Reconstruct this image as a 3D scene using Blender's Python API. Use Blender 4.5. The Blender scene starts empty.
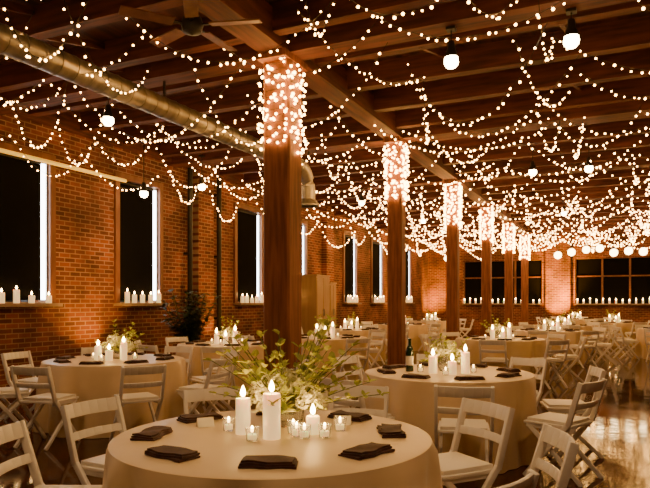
import bpy, bmesh, math, random
from mathutils import Vector, Matrix
R=random.Random(7)
S=bpy.context.scene
# ------------------------------------------------------------ materials
def newmat(name):
    m=bpy.data.materials.new(name); m.use_nodes=True
    nt=m.node_tree; b=nt.nodes['Principled BSDF']
    return m,nt,b
def col(c): return (c[0],c[1],c[2],1)
def simple(name,c,rough=.5,metal=0,emit=None,es=0,c2=None,scale=(8,8,8),nscale=1.0,bump=0,**kw):
    m,nt,b=newmat(name)
    b.inputs['Base Color'].default_value=col(c); b.inputs['Roughness'].default_value=rough
    b.inputs['Metallic'].default_value=metal
    if emit: b.inputs['Emission Color'].default_value=col(emit); b.inputs['Emission Strength'].default_value=es
    for k,v in kw.items(): b.inputs[k.replace('_',' ')].default_value=v
    if c2 is not None:
        tc=nt.nodes.new('ShaderNodeTexCoord'); mp=nt.nodes.new('ShaderNodeMapping'); mp.inputs['Scale'].default_value=scale
        n=nt.nodes.new('ShaderNodeTexNoise'); n.inputs['Scale'].default_value=nscale; n.inputs['Detail'].default_value=5
        r=nt.nodes.new('ShaderNodeValToRGB'); r.color_ramp.elements[0].color=col(c); r.color_ramp.elements[1].color=col(c2)
        r.color_ramp.elements[0].position=.35; r.color_ramp.elements[1].position=.65
        nt.links.new(tc.outputs['Object'],mp.inputs[0]); nt.links.new(mp.outputs[0],n.inputs[0])
        nt.links.new(n.outputs['Fac'],r.inputs[0]); nt.links.new(r.outputs[0],b.inputs['Base Color'])
        if bump:
            bp=nt.nodes.new('ShaderNodeBump'); bp.inputs['Strength'].default_value=bump; bp.inputs['Distance'].default_value=.01
            nt.links.new(n.outputs['Fac'],bp.inputs['Height']); nt.links.new(bp.outputs[0],b.inputs['Normal'])
    return m
def brickmat(name,axes):
    m,nt,b=newmat(name)
    tc=nt.nodes.new('ShaderNodeTexCoord'); sp=nt.nodes.new('ShaderNodeSeparateXYZ'); cb=nt.nodes.new('ShaderNodeCombineXYZ')
    nt.links.new(tc.outputs['Object'],sp.inputs[0]); nt.links.new(sp.outputs[axes[0]],cb.inputs[0]); nt.links.new(sp.outputs[axes[1]],cb.inputs[1])
    br=nt.nodes.new('ShaderNodeTexBrick'); br.inputs['Scale'].default_value=1
    br.inputs['Brick Width'].default_value=.24; br.inputs['Row Height'].default_value=.082; br.inputs['Mortar Size'].default_value=.010
    br.inputs['Color1'].default_value=(.32,.085,.03,1); br.inputs['Color2'].default_value=(.12,.032,.015,1); br.inputs['Mortar'].default_value=(.42,.25,.14,1)
    nt.links.new(cb.outputs[0],br.inputs[0])
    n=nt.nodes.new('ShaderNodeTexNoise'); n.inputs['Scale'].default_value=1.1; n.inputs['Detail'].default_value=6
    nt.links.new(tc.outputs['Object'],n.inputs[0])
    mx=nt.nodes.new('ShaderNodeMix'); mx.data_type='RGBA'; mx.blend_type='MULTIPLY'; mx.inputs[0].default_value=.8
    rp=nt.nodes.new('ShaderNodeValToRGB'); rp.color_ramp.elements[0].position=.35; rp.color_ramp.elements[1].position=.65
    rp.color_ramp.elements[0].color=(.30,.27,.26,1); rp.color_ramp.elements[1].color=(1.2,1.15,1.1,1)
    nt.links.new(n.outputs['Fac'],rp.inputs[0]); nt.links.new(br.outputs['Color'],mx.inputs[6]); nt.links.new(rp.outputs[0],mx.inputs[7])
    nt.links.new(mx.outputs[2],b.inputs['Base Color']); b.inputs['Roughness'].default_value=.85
    bp=nt.nodes.new('ShaderNodeBump'); bp.inputs['Strength'].default_value=.6; bp.inputs['Distance'].default_value=.01; bp.invert=True
    nt.links.new(br.outputs['Fac'],bp.inputs['Height']); nt.links.new(bp.outputs[0],b.inputs['Normal'])
    return m
def floormat():
    m,nt,b=newmat('hardwood_floor')
    tc=nt.nodes.new('ShaderNodeTexCoord'); sp=nt.nodes.new('ShaderNodeSeparateXYZ'); cb=nt.nodes.new('ShaderNodeCombineXYZ')
    nt.links.new(tc.outputs['Object'],sp.inputs[0]); nt.links.new(sp.outputs[1],cb.inputs[0]); nt.links.new(sp.outputs[0],cb.inputs[1])
    br=nt.nodes.new('ShaderNodeTexBrick'); br.inputs['Scale'].default_value=1
    br.inputs['Brick Width'].default_value=1.8; br.inputs['Row Height'].default_value=.09; br.inputs['Mortar Size'].default_value=.003
    br.inputs['Color1'].default_value=(.070,.022,.007,1); br.inputs['Color2'].default_value=(.028,.009,.0035,1); br.inputs['Mortar'].default_value=(.008,.004,.002,1)
    nt.links.new(cb.outputs[0],br.inputs[0]); nt.links.new(br.outputs['Color'],b.inputs['Base Color'])
    n=nt.nodes.new('ShaderNodeTexNoise'); n.inputs['Scale'].default_value=2.2; n.inputs['Detail'].default_value=4
    nt.links.new(tc.outputs['Object'],n.inputs[0])
    mr=nt.nodes.new('ShaderNodeMapRange'); mr.inputs['To Min'].default_value=.02; mr.inputs['To Max'].default_value=.12
    nt.links.new(n.outputs['Fac'],mr.inputs[0]); nt.links.new(mr.outputs[0],b.inputs['Roughness'])
    bp=nt.nodes.new('ShaderNodeBump'); bp.inputs['Strength'].default_value=.35; bp.inputs['Distance'].default_value=.008
    nt.links.new(n.outputs['Fac'],bp.inputs['Height']); nt.links.new(bp.outputs[0],b.inputs['Normal'])
    b.inputs['IOR'].default_value=1.25; b.inputs['Specular Tint'].default_value=(1,.6,.28,1)
    return m
def glow(name,c,s,sample=True):
    m=bpy.data.materials.new(name); m.use_nodes=True; nt=m.node_tree; nt.nodes.clear()
    e=nt.nodes.new('ShaderNodeEmission'); e.inputs[0].default_value=col(c); e.inputs[1].default_value=s
    o=nt.nodes.new('ShaderNodeOutputMaterial'); nt.links.new(e.outputs[0],o.inputs[0])
    return m
M={}
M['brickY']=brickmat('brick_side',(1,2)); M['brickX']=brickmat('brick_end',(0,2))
M['floor']=floormat()
M['woodV']=simple('timber_column',(.18,.055,.018),.6,c2=(.33,.11,.038),scale=(14,14,1.2),nscale=1.5,bump=.3)
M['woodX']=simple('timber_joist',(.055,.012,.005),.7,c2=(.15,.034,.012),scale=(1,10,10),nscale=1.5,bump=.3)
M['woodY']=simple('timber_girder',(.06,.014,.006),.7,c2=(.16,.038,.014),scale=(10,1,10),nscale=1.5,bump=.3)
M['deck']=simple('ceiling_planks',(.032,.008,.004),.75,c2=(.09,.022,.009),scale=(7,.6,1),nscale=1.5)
M['trim']=simple('stained_trim',(.16,.05,.014),.5,c2=(.25,.09,.03),scale=(6,6,2))
M['sill']=simple('stone_sill',(.30,.2,.13),.7,c2=(.4,.28,.19))
M['dark_sheet']=simple('added_dark_sheet',(.004,.0035,.003),.9,Specular_IOR_Level=.1)  # matte dark sheet added so windows read black without reflections
M['glassdark']=simple('night_glass',(.006,.006,.01),.3)
M['steel']=simple('galvanised_steel',(.30,.28,.24),.42,.85,c2=(.46,.42,.35),scale=(3,9,3))
M['black']=simple('black_metal',(.02,.016,.012),.45,.3)
M['yellow']=simple('yellow_pipe_glow_paint',(.8,.5,.03),.4,emit=(1,.6,.06),es=.8)  # lit look of the pipe put in as emission; not a lamp
M['cloth']=simple('champagne_satin',(.78,.60,.36),.40,c2=(.84,.66,.41),scale=(3,3,3),Sheen_Weight=.15)
M['chair']=simple('white_chair_paint',(.92,.87,.79),.35,c2=(.94,.90,.83),scale=(5,5,5))
M['cushion']=simple('ivory_vinyl',(.92,.87,.76),.45,c2=(.93,.89,.79))
M['napkin']=simple('brown_napkin',(.040,.013,.010),.8,c2=(.075,.026,.018),scale=(30,30,30),Sheen_Weight=.1)
M['wax']=simple('candle_wax_glow',(.95,.84,.62),.4,emit=(1,.64,.25),es=.9,Subsurface_Weight=.5)  # even emission stands in for flame light glowing through the wax
M['wick']=simple('wick',(.02,.02,.02),.9)
M['flame']=glow('flame',(1,.55,.15),120)
M['flamefar']=glow('flame_far',(1,.56,.16),55)
M['bulb']=glow('fairy_bulb',(1,.485,.115),32)
M['lamp']=glow('lamp_face',(1,.70,.35),38)
M['globe']=glow('globe_bulb',(1,.68,.30),18)
M['tube']=glow('window_tube',(.93,.95,1),14)
M['glass']=simple('clear_glass',(.95,.95,.92),.05,Transmission_Weight=.9,IOR=1.45)
M['leaf']=simple('leaf_lime',(.32,.38,.04),.5,c2=(.60,.62,.12),scale=(20,20,20))
M['leafd']=simple('leaf_dark',(.015,.035,.008),.5,c2=(.04,.07,.015),scale=(9,9,9))
M['petal']=simple('petal_cream',(.90,.88,.52),.6,c2=(.95,.93,.74),scale=(20,20,20))
M['stem']=simple('stem',(.12,.14,.04),.6)
M['terracotta']=simple('planter_clay',(.22,.10,.05),.7)
M['bottle']=simple('bottle_green',(.01,.03,.012),.08)
M['paper']=simple('paper',(.85,.8,.7),.7)
M['cab']=simple('cabinet_wood',(.42,.27,.15),.5,c2=(.5,.33,.19),scale=(9,9,1))
# ------------------------------------------------------------ mesh builder
class MB:
    def __init__(s): s.v=[];s.f=[];s.m=[];s.mats=[]
    def mi(s,k):
        if k not in s.mats: s.mats.append(k)
        return s.mats.index(k)
    def add(s,vs,fs,k):
        o=len(s.v); s.v+= [tuple(x) for x in vs]; i=s.mi(k)
        for f in fs: s.f.append([o+a for a in f]); s.m.append(i)
    def box(s,a,b,k):
        x0,y0,z0=a;x1,y1,z1=b
        s.add([(x0,y0,z0),(x1,y0,z0),(x1,y1,z0),(x0,y1,z0),(x0,y0,z1),(x1,y0,z1),(x1,y1,z1),(x0,y1,z1)],
         [(3,2,1,0),(4,5,6,7),(0,1,5,4),(1,2,6,5),(2,3,7,6),(3,0,4,7)],k)
    def beam(s,p,q,w,h,k,side=Vector((1,0,0))):
        p=Vector(p);q=Vector(q);d=(q-p).normalized();sd=Vector(side);sd=(sd-d*sd.dot(d)).normalized();u=d.cross(sd)
        vs=[]
        for c in (p,q):
            for a,b in((-1,-1),(1,-1),(1,1),(-1,1)): vs.append(c+sd*a*w/2+u*b*h/2)
        s.add(vs,[(3,2,1,0),(4,5,6,7),(0,1,5,4),(1,2,6,5),(2,3,7,6),(3,0,4,7)],k)
    def lathe(s,prof,k,n=24,c=(0,0,0)):
        vs=[];fs=[]
        for r,z in prof:
            for i in range(n):
                t=2*math.pi*i/n; vs.append((c[0]+r*math.cos(t),c[1]+r*math.sin(t),c[2]+z))
        for j in range(len(prof)-1):
            for i in range(n):
                a=j*n+i;b=j*n+(i+1)%n; fs.append((a,b,b+n,a+n))
        s.add(vs,fs,k)
    def tube(s,pts,r,k,n=6):
        pts=[Vector(p) for p in pts]; vs=[];fs=[]
        for i,p in enumerate(pts):
            d=(pts[min(i+1,len(pts)-1)]-pts[max(i-1,0)]).normalized()
            a=Vector((0,0,1)) if abs(d.z)<.9 else Vector((1,0,0))
            u=d.cross(a).normalized();w=d.cross(u)
            for j in range(n):
                t=2*math.pi*j/n; vs.append(p+u*r*math.cos(t)+w*r*math.sin(t))
        for i in range(len(pts)-1):
            for j in range(n):
                a=i*n+j;b=i*n+(j+1)%n; fs.append((a,b,b+n,a+n))
        fs.append(tuple(range(n))[::-1]); fs.append(tuple((len(pts)-1)*n+j for j in range(n)))
        s.add(vs,fs,k)
    def ico(s,c,r,k,sub=1,sz=1):
        V,F=ICO[sub]; s.add([(c[0]+v[0]*r,c[1]+v[1]*r,c[2]+v[2]*r*sz) for v in V],F,k)
    def mesh(s,name,smooth=False,bevel=0):
        me=bpy.data.meshes.new(name); me.from_pydata(s.v,[],s.f)
        for k in s.mats: me.materials.append(M[k])
        me.polygons.foreach_set('material_index',s.m)
        if bevel:
            bm=bmesh.new(); bm.from_mesh(me)
            bmesh.ops.bevel(bm,geom=list(bm.edges),offset=bevel,segments=2,affect='EDGES',profile=.5)
            bm.to_mesh(me); bm.free()
        if smooth:
            me.polygons.foreach_set('use_smooth',[True]*len(me.polygons))
            me.set_sharp_from_angle(angle=math.radians(40))
        me.update(); return me
def obj(name,me,loc=(0,0,0),rz=0,sc=1):
    o=bpy.data.objects.new(name,me); S.collection.objects.link(o); o.location=loc; o.rotation_euler=(0,0,rz); o.scale=(sc,sc,sc); return o
ICO={}
for k in (1,2):
    bm=bmesh.new(); bmesh.ops.create_icosphere(bm,subdivisions=k,radius=1); bm.verts.ensure_lookup_table()
    ICO[k]=([tuple(v.co) for v in bm.verts],[tuple(v.index for v in f.verts) for f in bm.faces]); bm.free()

# ------------------------------------------------------------ room shell
XL,XR,YB,YF,H=-9.0,6.0,-4.0,32.0,4.85
m=MB(); m.box((XL-.5,YB-.4,-.1),(XR+.4,YF+.5,0),'floor'); obj('floor',m.mesh('floor'))
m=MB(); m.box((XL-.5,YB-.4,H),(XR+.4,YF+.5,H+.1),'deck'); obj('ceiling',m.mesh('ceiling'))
wins=[(2.9,4.1),(6.5,7.92),(9.61,10.8),(13.85,15.06),(16.6,17.8),(20.9,22.0),(23.7,24.9),(27.6,28.8)]
WZ0,WZ1=1.40,3.86
m=MB(); y=YB-.4
for a,b in wins:
    m.box((XL-.4,y,0),(XL,a,H),'brickY'); m.box((XL-.4,a,0),(XL,b,WZ0),'brickY'); m.box((XL-.4,a,WZ1),(XL,b,H),'brickY'); y=b
m.box((XL-.4,y,0),(XL,YF+.4,H),'brickY')
# pilasters
for yy in (5.3,12.3,19.35,26.3): m.box((XL,yy-.3,0),(XL+.18,yy+.3,H),'brickY')
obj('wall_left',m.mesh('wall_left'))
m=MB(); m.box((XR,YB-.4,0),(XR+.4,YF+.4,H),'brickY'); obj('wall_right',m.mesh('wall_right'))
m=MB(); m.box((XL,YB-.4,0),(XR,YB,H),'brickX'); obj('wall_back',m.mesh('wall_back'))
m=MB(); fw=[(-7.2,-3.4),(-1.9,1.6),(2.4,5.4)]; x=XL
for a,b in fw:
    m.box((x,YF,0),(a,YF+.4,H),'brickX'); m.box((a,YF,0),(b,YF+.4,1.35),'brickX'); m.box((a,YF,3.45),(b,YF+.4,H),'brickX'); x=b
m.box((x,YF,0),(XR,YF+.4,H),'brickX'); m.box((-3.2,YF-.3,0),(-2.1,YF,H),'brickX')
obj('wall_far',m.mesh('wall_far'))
def candle(m,x,y,z,r,h,fk='flame',fs=1.0,n=16):
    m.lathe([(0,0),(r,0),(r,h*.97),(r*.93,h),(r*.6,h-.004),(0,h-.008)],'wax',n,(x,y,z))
    m.tube([(x,y,z+h-.01),(x+.001,y,z+h+.012)],.0015,'wick',5)
    f=fs
    m.lathe([(0,0),(.007*f,.006*f),(.0105*f,.014*f),(.009*f,.024*f),(.004*f,.037*f),(0,.045*f)],fk,8,(x,y,z+h+.006))
wn=0
for (a,b) in wins:
    wn+=1; m=MB()
    t=.12
    m.box((XL,a-t,WZ0),(XL+.05,a,WZ1+t),'trim'); m.box((XL,b,WZ0),(XL+.05,b+t,WZ1+t),'trim'); m.box((XL,a,WZ1),(XL+.05,b,WZ1+t),'trim')
    m.box((XL-.3,a,WZ0),(XL-.28,b,WZ1),'glassdark')
    for yy in (a+.03,b-.03,(a+b)/2): m.box((XL-.28,yy-.03,WZ0),(XL-.24,yy+.03,WZ1),'trim')
    m.box((XL-.02,a+.005,WZ0+.05),(XL-.01,b-.15,WZ1-.01),'dark_sheet'); m.tube([(XL-.015,a+.01,WZ1-.05),(XL-.015,b-.15,WZ1-.05)],.03,'black',10)  # added dark sheet and roller covering the night glass
    m.box((XL-.27,a-.0,WZ0-.0),(XL,b,WZ0+.02),'sill')
    m.box((XL,a-.12,WZ0-.06),(XL+.22,b+.12,WZ0),'sill')
    # vertical tube fitting on far jamb
    m.box((XL-.12,b-.03,WZ0+.05),(XL-.01,b,WZ1-.03),'steel'); m.box((XL-.12,b-.13,WZ0+.06),(XL-.03,b-.03,WZ1-.05),'tube')
    obj('window_%d'%wn,m.mesh('window'))
    for i in range(5):
        yy=a+.12+(b-a-.24)*i/4+R.uniform(-.03,.03)
        m=MB(); candle(m,0,0,0,.05,R.choice([.13,.17,.2,.22]),'flamefar',1.5,12)
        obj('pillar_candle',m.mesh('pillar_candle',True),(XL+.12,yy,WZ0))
for a,b in fw:
    wn+=1; m=MB(); m.box((a,YF+.28,1.35),(b,YF+.3,3.45),'dark_sheet')  # dark sheet stands in for the night glass
    n=max(2,int((b-a)/1.0))
    for i in range(n+1):
        xx=a+(b-a)*i/n; m.box((max(a,xx-.04),YF+.2,1.35),(min(b,xx+.04),YF+.28,3.45),'trim')
    m.box((a,YF+.2,2.6),(b,YF+.27,2.66),'trim'); m.box((a,YF-.2,1.28),(b,YF,1.35),'sill')
    obj('window_%d'%wn,m.mesh('window'))
    m=MB(); k=int((b-a)/.26)
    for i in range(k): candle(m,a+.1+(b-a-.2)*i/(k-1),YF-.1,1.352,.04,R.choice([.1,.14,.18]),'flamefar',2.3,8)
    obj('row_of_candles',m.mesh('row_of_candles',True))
# ------------------------------------------------------------ ceiling timbers
m=MB()
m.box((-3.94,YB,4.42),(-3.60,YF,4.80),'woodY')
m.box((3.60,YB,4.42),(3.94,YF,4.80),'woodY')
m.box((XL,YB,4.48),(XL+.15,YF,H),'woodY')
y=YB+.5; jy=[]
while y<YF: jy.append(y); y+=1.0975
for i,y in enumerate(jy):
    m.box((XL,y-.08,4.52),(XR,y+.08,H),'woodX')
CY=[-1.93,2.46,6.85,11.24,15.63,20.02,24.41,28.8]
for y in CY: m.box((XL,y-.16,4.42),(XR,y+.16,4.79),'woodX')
# cross bridging between joists
for i in range(len(jy)-1):
    for xx in (-7.6,-6.2,-2.2,-.6,1.2):
        if R.random()<.6: m.beam((xx,jy[i],4.56),(xx+.05,jy[i+1],4.80),.05,.09,'woodY')
obj('ceiling_beams',m.mesh('ceiling_beams'))
# ------------------------------------------------------------ columns
def column(x,y,w):
    m=MB(); h=w/2; m.box((-h,-h,0),(h,h,4.42),'woodV')
    me=m.mesh('timber_column')
    bm=bmesh.new(); bm.from_mesh(me); ed=[e for e in bm.edges if abs(e.verts[0].co.z-e.verts[1].co.z)>1]
    bmesh.ops.bevel(bm,geom=ed,offset=.025,segments=1,affect='EDGES'); bm.to_mesh(me); bm.free()
    m2=MB(); m2.box((-h-.02,-h-.02,0),(h+.02,h+.02,.16),'woodV'); m2.box((-h-.015,-.30,4.34),(h+.015,.30,4.42),'woodV')
    bm=bmesh.new(); bm.from_mesh(me); mm=m2.mesh('t'); bm.from_mesh(mm); bm.to_mesh(me); bm.free()
    return obj('timber_column',me,(x,y,0))
for i,y in enumerate(CY):
    if abs(y-2.46)<.1 or y<0: continue
    column(-3.77,y,.36 if i==2 else .28)
for y in CY[1:]: column(3.77,y,.28)
# ------------------------------------------------------------ column wraps
wm=MB()
for i,y in enumerate(CY[2:]):
    w=(.36 if i==0 else .28)/2+.03
    z0,z1=3.30,4.32
    n=[230,250,220,180,150,120][i]
    for k in range(n):
        t=k/n; a=t*2*math.pi*13+R.uniform(-.3,.3); z=z0+(z1-z0)*t+R.uniform(-.07,.05)
        c,s=math.cos(a),math.sin(a); q=w/max(abs(c),abs(s))
        wm.ico((-3.77+c*q+R.uniform(-.01,.04)*c,y+s*q,z),R.uniform(.8,1.3)*(.018+.004*i),'bulb',1)
    pts=[]
    for k in range(13*12+1):
        t=k/(13*12); a=t*2*math.pi*13; c,s=math.cos(a),math.sin(a); q=(w-.015)/max(abs(c),abs(s))
        pts.append((-3.77+c*q,y+s*q,z0+(z1-z0)*t))
    wm.tube(pts,.004,'black',3)
obj('column_fairy_lights',wm.mesh('column_fairy_lights'))
# ------------------------------------------------------------ string lights
sm=MB()
def swag(p,q,sag,step=.155,rb=.018,sub=1):
    p=Vector(p);q=Vector(q);L=(q-p).length*(1+2.2*(sag/(q-p).length)**2); n=max(3,int(L/step)); pts=[]
    sk=R.uniform(-.12,.12)
    for i in range(n+1):
        t=i/n; c=p.lerp(q,t); u=t+sk*4*t*(1-t)*.5; c.z-=4*sag*u*(1-u); pts.append(c)
        if i<n: sm.ico((c.x+R.uniform(-.025,.025),c.y+R.uniform(-.025,.025),c.z-.018+R.uniform(-.02,.012)),rb*R.uniform(.7,1.25),'bulb',sub)
    sm.tube(pts,.004,'black',3)
for y in jy:
    if y<2.0 or y>31: continue
    rb=.0118+.0008*max(0,y-5)
    zz=4.39
    x=-8.6+R.uniform(0,.6)
    while x<5:
        L=R.uniform(1.2,2.8); x2=min(x+L,5.6)
        swag((x,y+R.uniform(-.3,.3),zz),(x2,y+R.uniform(-.7,.7),zz),R.uniform(.3,.9)*min(1,(x2-x)/1.5),.10 if y<12 else .14,rb,2 if y<7 else 1)
        x=x2
# longitudinal swags
for xx,z in ((-8.4,4.05),(-6.7,4.38),(-5.0,4.38),(-2.6,4.38),(-.9,4.38),(.6,4.38)):
    y=2.0
    while y<29:
        L=R.uniform(1.4,2.8); rb=.0118+.0008*max(0,y-5)
        swag((xx+R.uniform(-.4,.4),y,z),(xx+R.uniform(-.4,.4),y+L,z),R.uniform(.3,.8),.11 if y<12 else .16,rb); y+=L
obj('string_lights',sm.mesh('string_lights'))
# ------------------------------------------------------------ duct
m=MB(); dx,dz=-5.6,4.05
path=[(dx,y,dz) for y in [YB+.3+i*.5 for i in range(int((11.2-YB-.3)/.5)+1)]]
ye=path[-1][1]
for i in range(1,7):
    a=i/6*math.pi/2; path.append((dx,ye+.42*math.sin(a),dz-.42*(1-math.cos(a))))
path.append((dx,ye+.42,dz-.62)); m.tube(path,.142,'steel',24)
y=YB+.5
while y<ye: m.tube([(dx,y-.012,dz),(dx,y+.012,dz)],.149,'steel',24); y+=.22 if y>1 else .5
for y in CY[:4]: m.box((dx-.012,y-.012,dz+.13),(dx+.012,y+.012,4.415),'black')
m.lathe([(.145,0),(.23,-.10),(.23,-.13),(.2,-.13)],'steel',24,(dx,ye+.42,dz-.6))
obj('air_duct',m.mesh('air_duct',True))
# yellow pipe + downpipes
m=MB(); m.tube([(XL+.2,5.8,3.8),(XL+.2,9.6,3.8)],.035,'yellow',8)
for y in (6.2,9.3): m.box((XL+.055,y-.02,3.77),(XL+.2,y+.02,3.83),'black')
obj('yellow_pipe',m.mesh('yellow_pipe',True))
for y in (11.75,12.9):
    m=MB(); m.tube([(0,0,0),(0,0,4.47)],.06,'black',12)
    for z in (1,2.5,4): m.box((-.12,-.08,z),(.0,.08,z+.05),'black')
    obj('drain_pipe',m.mesh('drain_pipe',True),(XL+.13,y,0))
# ------------------------------------------------------------ pendant flood lamps
def flood(x,y,z,top=4.42,r=.075,e=30):
    m=MB(); m.lathe([(0,.22),(.035,.22),(.045,.14),(r*.9,.06),(r*.92,.03)],'black',16)
    m.lathe([(r*.9,.05),(r,.0),(r*.95,-.03),(r*.6,-.065),(0,-.078)],'lamp',16)
    m.tube([(0,0,.21),(0,0,top-z)],.008,'black',6); m.box((-.05,-.05,top-z-.03),(.05,.05,top-z),'black')
    obj('pendant_flood_lamp',m.mesh('pendant_flood_lamp',True),(x,y,z))
    if e:
        l=bpy.data.lights.new('flood','SPOT'); l.energy=e; l.color=(1,.60,.28); l.spot_size=2.4; l.spot_blend=.8; l.shadow_soft_size=.05
        lo=bpy.data.objects.new('flood_light',l); S.collection.objects.link(lo); lo.location=(x,y,z-.14)
for (x,y,z,e) in [(-.45,6.95,4.1,100),(-1.67,6.85,4.05,50),(-.55,13.5,4.05,50),(-8.3,9.55,3.5,30),(-8.0,11.0,3.85,30),(-1.6,13.4,4.05,40),(-6.6,6.85,4.0,60),(-2.3,2.3,4.1,50),(.6,2.4,4.1,100),(-1.2,-1.9,4.1,220),(-4.6,2.46,4.05,80),(-6.2,15.6,4.05,50),(-5.8,20,4.05,40),(-1.5,20,4.05,40)]:  # unseen floods near and behind the camera are added to brighten near chairs
    near=min(abs(y-c) for c in CY)<.2
    flood(x,y,z,4.42 if near else 4.52,.08,e)
m=MB()
for i in range(9):
    x=-2.2+i*.5; y=26.6+R.uniform(-.6,.6); z=3.45+R.uniform(-.2,.12)
    m.ico((x,y,z),.15,'globe',2); m.tube([(x,y,z+.1),(x,y,4.5)],.008,'black',5); m.lathe([(.03,.13),(.04,.2),(0,.21)],'black',10,(x,y,z))
for x,y in ((-5.8,24),(-6.4,25.5),(-5.2,27)):
    z=3.2; m.ico((x,y,z),.12,'globe',2); m.tube([(x,y,z+.1),(x,y,4.5)],.008,'black',5); m.lathe([(.03,.1),(.04,.17),(0,.18)],'black',10,(x,y,z))
obj('globe_pendant_lights',m.mesh('globe_pendant_lights'))
# ceiling fan
m=MB(); m.lathe([(0,.14),(.09,.12),(.11,.05),(.09,-.02),(0,-.05)],'black',20); m.tube([(0,0,.1),(0,0,.37)],.015,'black',8)
m.lathe([(0,.0),(.07,0),(.05,-.05),(0,-.05)],'black',14,(0,0,.42-.05))
for i in range(5):
    a=i*2*math.pi/5+.3; d=Vector((math.cos(a),math.sin(a),0)); s=Vector((-d.y,d.x,.18)).normalized()
    m.beam(d*.08+Vector((0,0,.05)),d*.2+Vector((0,0,.05)),.04,.01,'black',s); m.beam(d*.18+Vector((0,0,.05)),d*.68+Vector((0,0,.05)),.13,.012,'trim',s)
obj('ceiling_fan',m.mesh('ceiling_fan',True),(-3.75,5.0,4.05))
# ------------------------------------------------------------ uplights
def uplight(x,y,e,c=(1,.40,.02),tx=0,ty=0,size=1.5):
    m=MB(); m.lathe([(0,0),(.11,0),(.11,.02),(.08,.03),(.08,.2),(.07,.2),(.07,.06),(0,.06)],'black',16); obj('uplight_can',m.mesh('uplight_can',True),(x,y,0))
    l=bpy.data.lights.new('up','SPOT'); l.energy=e; l.color=c; l.spot_size=size; l.spot_blend=.9; l.shadow_soft_size=.04
    lo=bpy.data.objects.new('uplight_beam',l); S.collection.objects.link(lo); lo.location=(x,y,.22)
    d=Vector((tx,ty,1)); lo.rotation_euler=d.to_track_quat('-Z','Y').to_euler()
uplight(-2.65,YF-1.7,3600,ty=.75,size=1.1); uplight(-8.1,YF-1.5,1500,tx=-.3,ty=.7,size=1.2)
uplight(-8.0,8.78,300,(1,.45,.06),tx=-.55); uplight(-7.9,12.4,160,(1,.45,.06),tx=-.5)
uplight(-8.0,19.4,260,tx=-.5); uplight(-8.0,26.3,600,tx=-.5); uplight(-7.9,5.3,140,(1,.45,.06),tx=-.6)
# ------------------------------------------------------------ table
def tablecloth(seed):
    r0=.79; rr=random.Random(seed); n=180; ph=[rr.uniform(0,6.28) for _ in range(4)]
    rings=[(0.02,0),(.3,0),(.6,0),(.77,0)]; vs=[];fs=[]
    T=[-1]*4+[i/16 for i in range(17)]
    for j,t in enumerate(T):
        for i in range(n):
            a=2*math.pi*i/n
            if t<0: r=rings[j][0]; z=.75
            else:
                w=math.sin(11*a+ph[0]+.9*math.sin(2*a+ph[1]))+.5*math.sin(19*a+ph[2]+.7*math.sin(3*a))
                r=r0+.012*min(1,t*20)+.03*t+.050*(t**.5)*w*.8; z=.745-.74*t
            vs.append((r*math.cos(a),r*math.sin(a),z))
    for j in range(len(T)-1):
        for i in range(n):
            a=j*n+i;b=j*n+(i+1)%n; fs.append((a,a+n,b+n,b))
    fs.append(tuple(range(n)))
    m=MB(); m.add(vs,fs,'cloth'); return m.mesh('round_table',True)
CL=[tablecloth(i) for i in range(3)]
# chair
def chairmesh():
    m=MB(); TP=.80
    for s in (-1,1):
        x=s*.205
        m.beam((x,-.275,TP),(x,-.17,.45),.026,.042,'chair'); m.beam((x,-.175,.47),(x,.20,.0),.026,.04,'chair')
        m.beam((s*.175,.19,.43),(s*.175,-.27,0),.024,.036,'chair')
        m.beam((s*.175,-.17,.415),(s*.175,.20,.415),.02,.03,'chair')
    def yz(z): return -.275+(TP-z)/.35*.105
    for z,h in ((.757,.085),(.61,.05)):
        N=6
        for i in range(N):
            x0=-.2+.4*i/N;x1=-.2+.4*(i+1)/N; c=lambda x:-.035*(1-(x/.2)**2)
            m.beam((x0-.002,yz(z)+c(x0),z),(x1+.002,yz(z)+c(x1),z),h,.016,'chair',side=(0,-.28,.96))
    m.beam((-.2,.115,.11),(.2,.115,.11),.022,.022,'chair'); m.beam((-.17,-.16,.105),(.17,-.16,.105),.022,.022,'chair')
    m.beam((-.2,-.1,.36),(.2,-.1,.36),.022,.022,'chair')
    m.beam((0,-.185,.44),(0,.215,.44),.39,.022,'chair'); 
    m.beam((0,-.165,.463),(0,.195,.463),.35,.028,'cushion')
    return m.mesh('folding_chair',True,.004)
CH=chairmesh()
def chair(x,y,tx,ty,jit=0):
    a=math.atan2(ty-y,tx-x)-math.pi/2+jit; return obj('folding_chair',CH,(x,y,0),a)
# napkin
def napmesh(sd):
    rr=random.Random(sd); m=MB()
    for i,(w,l,z) in enumerate(((.12,.235,0),(.112,.225,.010),(.10,.21,.019))):
        N=8;vs=[];fs=[]
        an=rr.uniform(-.08,.08)
        for zz in (0,.0085):
            for a in range(N+1):
                for b in range(5):
                    x=-l/2+l*a/N;y=-w/2+w*b/4+.006*math.sin(a*1.3+sd)
                    q=z+zz+ (.003*math.sin(a*.9+b+sd) if i or zz else 0)
                    vs.append((x*math.cos(an)-y*math.sin(an),x*math.sin(an)+y*math.cos(an),max(0,q)))
        K=(N+1)*5
        for a in range(N):
            for b in range(4):
                p=a*5+b; fs.append((p,p+1,p+6,p+5)); fs.append((K+p,K+p+5,K+p+6,K+p+1))
        for a in range(N):
            p=a*5; fs.append((p,p+5,K+p+5,K+p)); p+=4; fs.append((p,K+p,K+p+5,p+5))
        for b in range(4):
            p=b; fs.append((p,K+p,K+p+1,p+1)); p=N*5+b; fs.append((p,p+1,K+p+1,K+p))
        m.add(vs,fs,'napkin')
    return m.mesh('folded_napkin',True)
NP=[napmesh(i) for i in range(3)]
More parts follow.
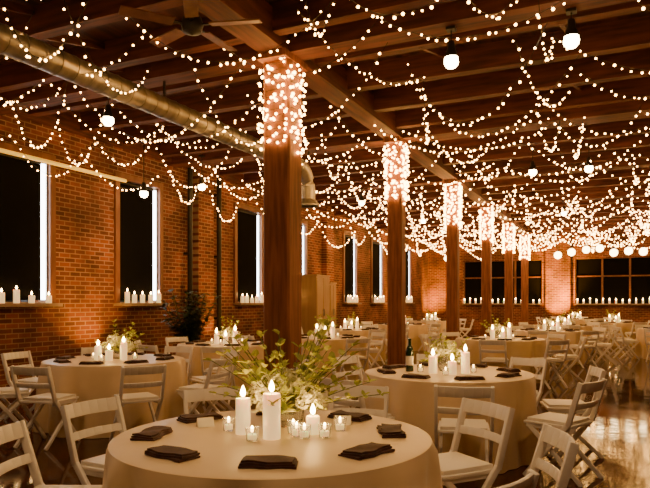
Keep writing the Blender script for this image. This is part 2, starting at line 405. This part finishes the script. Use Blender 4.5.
TZ=.7515
def bouquet(name,x,y,z,seed,sc=1.0,leaf='leaf',n=34,petals=26,vase=True,spread=1.0,up=1.0):
    rr=random.Random(seed); m=MB()
    if vase:
        m.lathe([(0,0),(.055,0),(.075,.03),(.08,.08),(.07,.125),(.066,.125),(.075,.08),(.07,.035),(.05,.008),(0,.008)],'glass',24)
    for i in range(n):
        a=rr.uniform(0,6.28); el=rr.uniform(.15,1.25); L=rr.uniform(.16,.36)
        d=Vector((math.cos(a)*math.cos(el)*spread,math.sin(a)*math.cos(el)*spread,math.sin(el)*up)); p0=Vector((0,0,.05)); pts=[]
        for k in range(7):
            t=k/6; p=p0+d*L*t+Vector((0,0,.05*t-.06*t*t*math.cos(el))); pts.append(p)
        m.tube(pts,.0022,'stem',4)
        for k in range(2,7):
            for s in (-1,1,0):
                p=pts[k]; ang=rr.uniform(0,6.28); ld=(d.normalized()*.5+Vector((math.cos(ang),math.sin(ang),rr.uniform(-.3,.6)))*.7).normalized()
                l=rr.uniform(.03,.055); sd=ld.cross(Vector((0,0,1))); sd=sd.normalized() if sd.length>.1 else Vector((1,0,0)); w=l*.32; up_=sd.cross(ld)*l*.12
                m.add([p,p+ld*l*.35+sd*w+up_,p+ld*l*.75+sd*w*.7+up_,p+ld*l,p+ld*l*.75-sd*w*.7+up_,p+ld*l*.35-sd*w+up_,p+ld*l*.5],
                      [(0,1,6),(1,2,6),(2,3,6),(3,4,6),(4,5,6),(5,0,6)],leaf)
    for i in range(petals):
        a=rr.uniform(0,6.28); el=rr.uniform(.2,1.5); q=rr.uniform(.11,.2); c=Vector((math.cos(a)*math.cos(el)*spread,math.sin(a)*math.cos(el)*spread,math.sin(el)*.9))*q+Vector((0,0,.07))
        for k in range(26):
            v=Vector((rr.gauss(0,1),rr.gauss(0,1),rr.gauss(0,1))).normalized(); p=c+v*.032; u=v.orthogonal().normalized(); w=v.cross(u); s=.015
            m.add([p+u*s+v*.003,p+w*s*.6,p-u*s+v*.003,p-w*s*.6,p-v*.004],[(0,1,4),(1,2,4),(2,3,4),(3,0,4)],'petal')
    obj(name,m.mesh(name,False),(x,y,z),0,sc)
def pillar(x,y,z,r,h,fs=1.3,fk='flame'):
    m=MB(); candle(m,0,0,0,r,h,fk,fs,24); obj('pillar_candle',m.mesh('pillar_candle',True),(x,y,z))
def votive(x,y,z,fk='flame'):
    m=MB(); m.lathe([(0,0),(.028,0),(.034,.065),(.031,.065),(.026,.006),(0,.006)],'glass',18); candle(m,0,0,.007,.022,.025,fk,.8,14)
    obj('votive_candle',m.mesh('votive_candle',True),(x,y,z))
def setting(cx,cy,off,rad=.62,seed=0):
    rr=random.Random(seed)
    for i in range(8):
        a=off+i*math.pi/4; x=cx+rad*math.cos(a); y=cy+rad*math.sin(a)
        obj('folded_napkin',NP[i%3],(x,y,TZ),a+math.pi/2+rr.uniform(-.25,.25))
# ---- near table
T1=(-1.585,2.78)
obj('round_table',CL[0],(T1[0],T1[1],0)); setting(T1[0],T1[1],math.radians(-62),.60,3)
rt=Vector((.906,.4226)); fwd=Vector((-.4226,.906))
def on(T,a,b): p=Vector(T)+rt*a+fwd*b; return p.x,p.y
x,y=on(T1,.06,.24); bouquet('flower_centerpiece',x,y,TZ,5,1.15,spread=1.35,up=1.3,n=60,petals=42)
x,y=on(T1,0,-.09); pillar(x,y,TZ,.043,.22,1.35)
x,y=on(T1,-.155,.02); pillar(x,y,TZ,.037,.18,1.35)
x,y=on(T1,.2,.02); pillar(x,y,TZ,.035,.09,1.3)
for a,b in ((-.24,.10),(.12,-.04),(.16,-.08),(-.09,-.14),(.26,-.06),(.10,.03),(.34,.10)):
    x,y=on(T1,a,b); votive(x,y,TZ)
for a,b,rz in ((.36,.26,.3),(-.38,.2,.9)):
    x,y=on(T1,a,b); m=MB()
    m.add([(-.045,-.02,0),(.045,-.02,0),(.045,0,.05),(-.045,0,.05),(.045,.02,0),(-.045,.02,0)],[(0,1,2,3),(3,2,4,5)],'paper'); obj('place_card',m.mesh('place_card'),(x,y,TZ),rz)
def backchair(bx,by,T,jit=0):
    d=Vector((T[0]-bx,T[1]-by)); r=max(1.06,d.length-.27); d=d.normalized(); return chair(T[0]-d.x*r,T[1]-d.y*r,T[0],T[1],jit)
for bx,by,j in ((-3.0,3.0,.1),(-2.62,2.17,-.1),(-2.05,1.45,.1),(-2.62,3.75,0),(-1.72,4.35,.1),(-.75,3.95,-.05),(-.25,3.15,.1),(-.42,2.25,0)):
    backchair(bx,by,T1,j)
# ---- other tables
def table(T,k,detail=2,skip=(),rc=1.12,off=None,dark=False,nch=8):
    obj('round_table',CL[k%3],(T[0],T[1],0),k*.7)
    off=off if off is not None else k*.3
    setting(T[0],T[1],off+.2,.6,k)
    for i in range(nch):
        if i in skip: continue
        a=off+i*2*math.pi/nch; r=rc+R.uniform(-.02,.1)
        if (T[0]+(r+.3)*math.cos(a)) < XL+.3: continue
        cx,cy=T[0]+r*math.cos(a),T[1]+r*math.sin(a)
        if any(abs(cx-c)<.42 and abs(cy-y)<.42 for c in(-3.77,3.77) for y in CY): continue
        if any((cx-u)**2+(cy-v)**2<.42**2 for u,v in placed): continue
        if any((cx-u[0])**2+(cy-u[1])**2<1.05**2 for u in TT if u!=T): continue
        placed.append((cx,cy))
        chair(cx,cy,T[0],T[1],R.uniform(-.12,.12))
    x,y=on(T,0,.1); bouquet('flower_centerpiece',x,y,TZ,k+20,1.05,'leafd' if dark else 'leaf',24 if detail>1 else 14,36 if detail>1 else 28,up=1.0)
    for a,b,h in ((-.16,-.1,.16),(.14,-.12,.2),(.0,-.2,.12)):
        x,y=on(T,a,b); pillar(x,y,TZ,.04,h,1.5 if detail>1 else 2.1,'flame' if detail>1 else 'flamefar')
    for a,b in ((-.07,-.25),(.24,-.02),(-.26,.02)):
        x,y=on(T,a,b); votive(x,y,TZ,'flamefar')
placed=[(o.location.x,o.location.y) for o in S.objects if o.name.startswith('folding_chair')]
T2=(-5.36,5.67); T3=(-1.49,5.98)
TT=[T1,T2,T3,(-5.75,8.6),(-5.1,10.95),(-7.4,3.2),(-1.5,15.8),(-1.5,19.4),(-.2,23.0),(-6.0,14.4),(-6.0,18.2),(-1.6,27.2),(-6.2,22.4),(1.2,18.0),(-2.0,11.9)]
table(T2,1,off=.15); table(T3,2,off=.35)
table(TT[3],3,1,off=.5); table(TT[4],4,1,off=.2,nch=7)
table(TT[5],13,1,off=.1)
table(TT[6],5,1,dark=True); table(TT[7],6,1); table(TT[8],7,1); table(TT[9],8,1)
table(TT[10],9,1); table(TT[11],10,1); table(TT[12],11,1); table(TT[13],12,1); table(TT[14],14,1,off=.1)
# wine bottle on third table
x,y=on(T3,-.36,.05); m=MB(); m.lathe([(0,0),(.037,0),(.038,.01),(.038,.19),(.030,.225),(.015,.25),(.0135,.30),(.016,.302),(.016,.315),(0,.315)],'bottle',24)
m.lathe([(.0385,.06),(.0385,.15)],'paper',24); obj('wine_bottle',m.mesh('wine_bottle',True),(x,y,TZ))
# potted plant
m=MB(); m.lathe([(0,0),(.17,0),(.23,.36),(.25,.36),(.25,.40),(.21,.40),(.20,.34),(0,.34)],'terracotta',24)
for i in range(60):
    a=R.uniform(0,6.28); el=R.uniform(1.05,1.5); L=R.uniform(.8,1.75); d=Vector((math.cos(a)*math.cos(el),math.sin(a)*math.cos(el),math.sin(el))); pts=[]
    for k in range(9):
        t=k/8; pts.append(Vector((0,0,.34))+d*L*t+Vector((0,0,-.2*t*t)))
    m.tube(pts,.006,'stem',5)
    for k in range(2,9):
        for s in range(5):
            p=pts[k]; an=R.uniform(0,6.28); ld=Vector((math.cos(an),math.sin(an),R.uniform(-.5,.3))).normalized(); l=R.uniform(.1,.2); sd=ld.cross(Vector((0,0,1))).normalized()*l*.25
            m.add([p,p+ld*l*.4+sd,p+ld*l,p+ld*l*.4-sd],[(0,1,2),(0,2,3)],'leafd')
obj('potted_plant',m.mesh('potted_plant'),(-7.75,10.25,0),0,.95)
# cabinets
def cabinet(x,y,w,d,h):
    m=MB(); m.box((-d/2,-w/2,0),(d/2,w/2,.08),'black'); m.box((-d/2,-w/2,.08),(d/2,w/2,h),'cab')
    for s in (-1,1):
        m.box((d/2,(-w/2+.02) if s<0 else .01,.14),(d/2+.02,-.01 if s<0 else w/2-.02,h-.05),'cab'); m.box((d/2+.02,s*.04-.01,1.0),(d/2+.045,s*.04+.01,1.2),'steel')
    m.box((-d/2-.01,-w/2-.02,h),(d/2+.03,w/2+.02,h+.05),'cab'); obj('tall_cabinet',m.mesh('tall_cabinet'),(x,y,0))
cabinet(-8.48,17.5,.95,.5,2.2); cabinet(-8.55,18.5,.5,.4,2.0)
# world & camera
w=bpy.data.worlds.new('night'); S.world=w; w.use_nodes=True
w.node_tree.nodes['Background'].inputs[0].default_value=(.01,.012,.03,1); w.node_tree.nodes['Background'].inputs[1].default_value=.1
cam=bpy.data.cameras.new('camera'); co=bpy.data.objects.new('camera',cam); S.collection.objects.link(co); S.camera=co
cam.lens=35; cam.sensor_width=36; cam.shift_y=58/650; cam.clip_start=.05
co.location=(0,0,1.42); co.rotation_euler=(math.radians(90),0,math.radians(25))
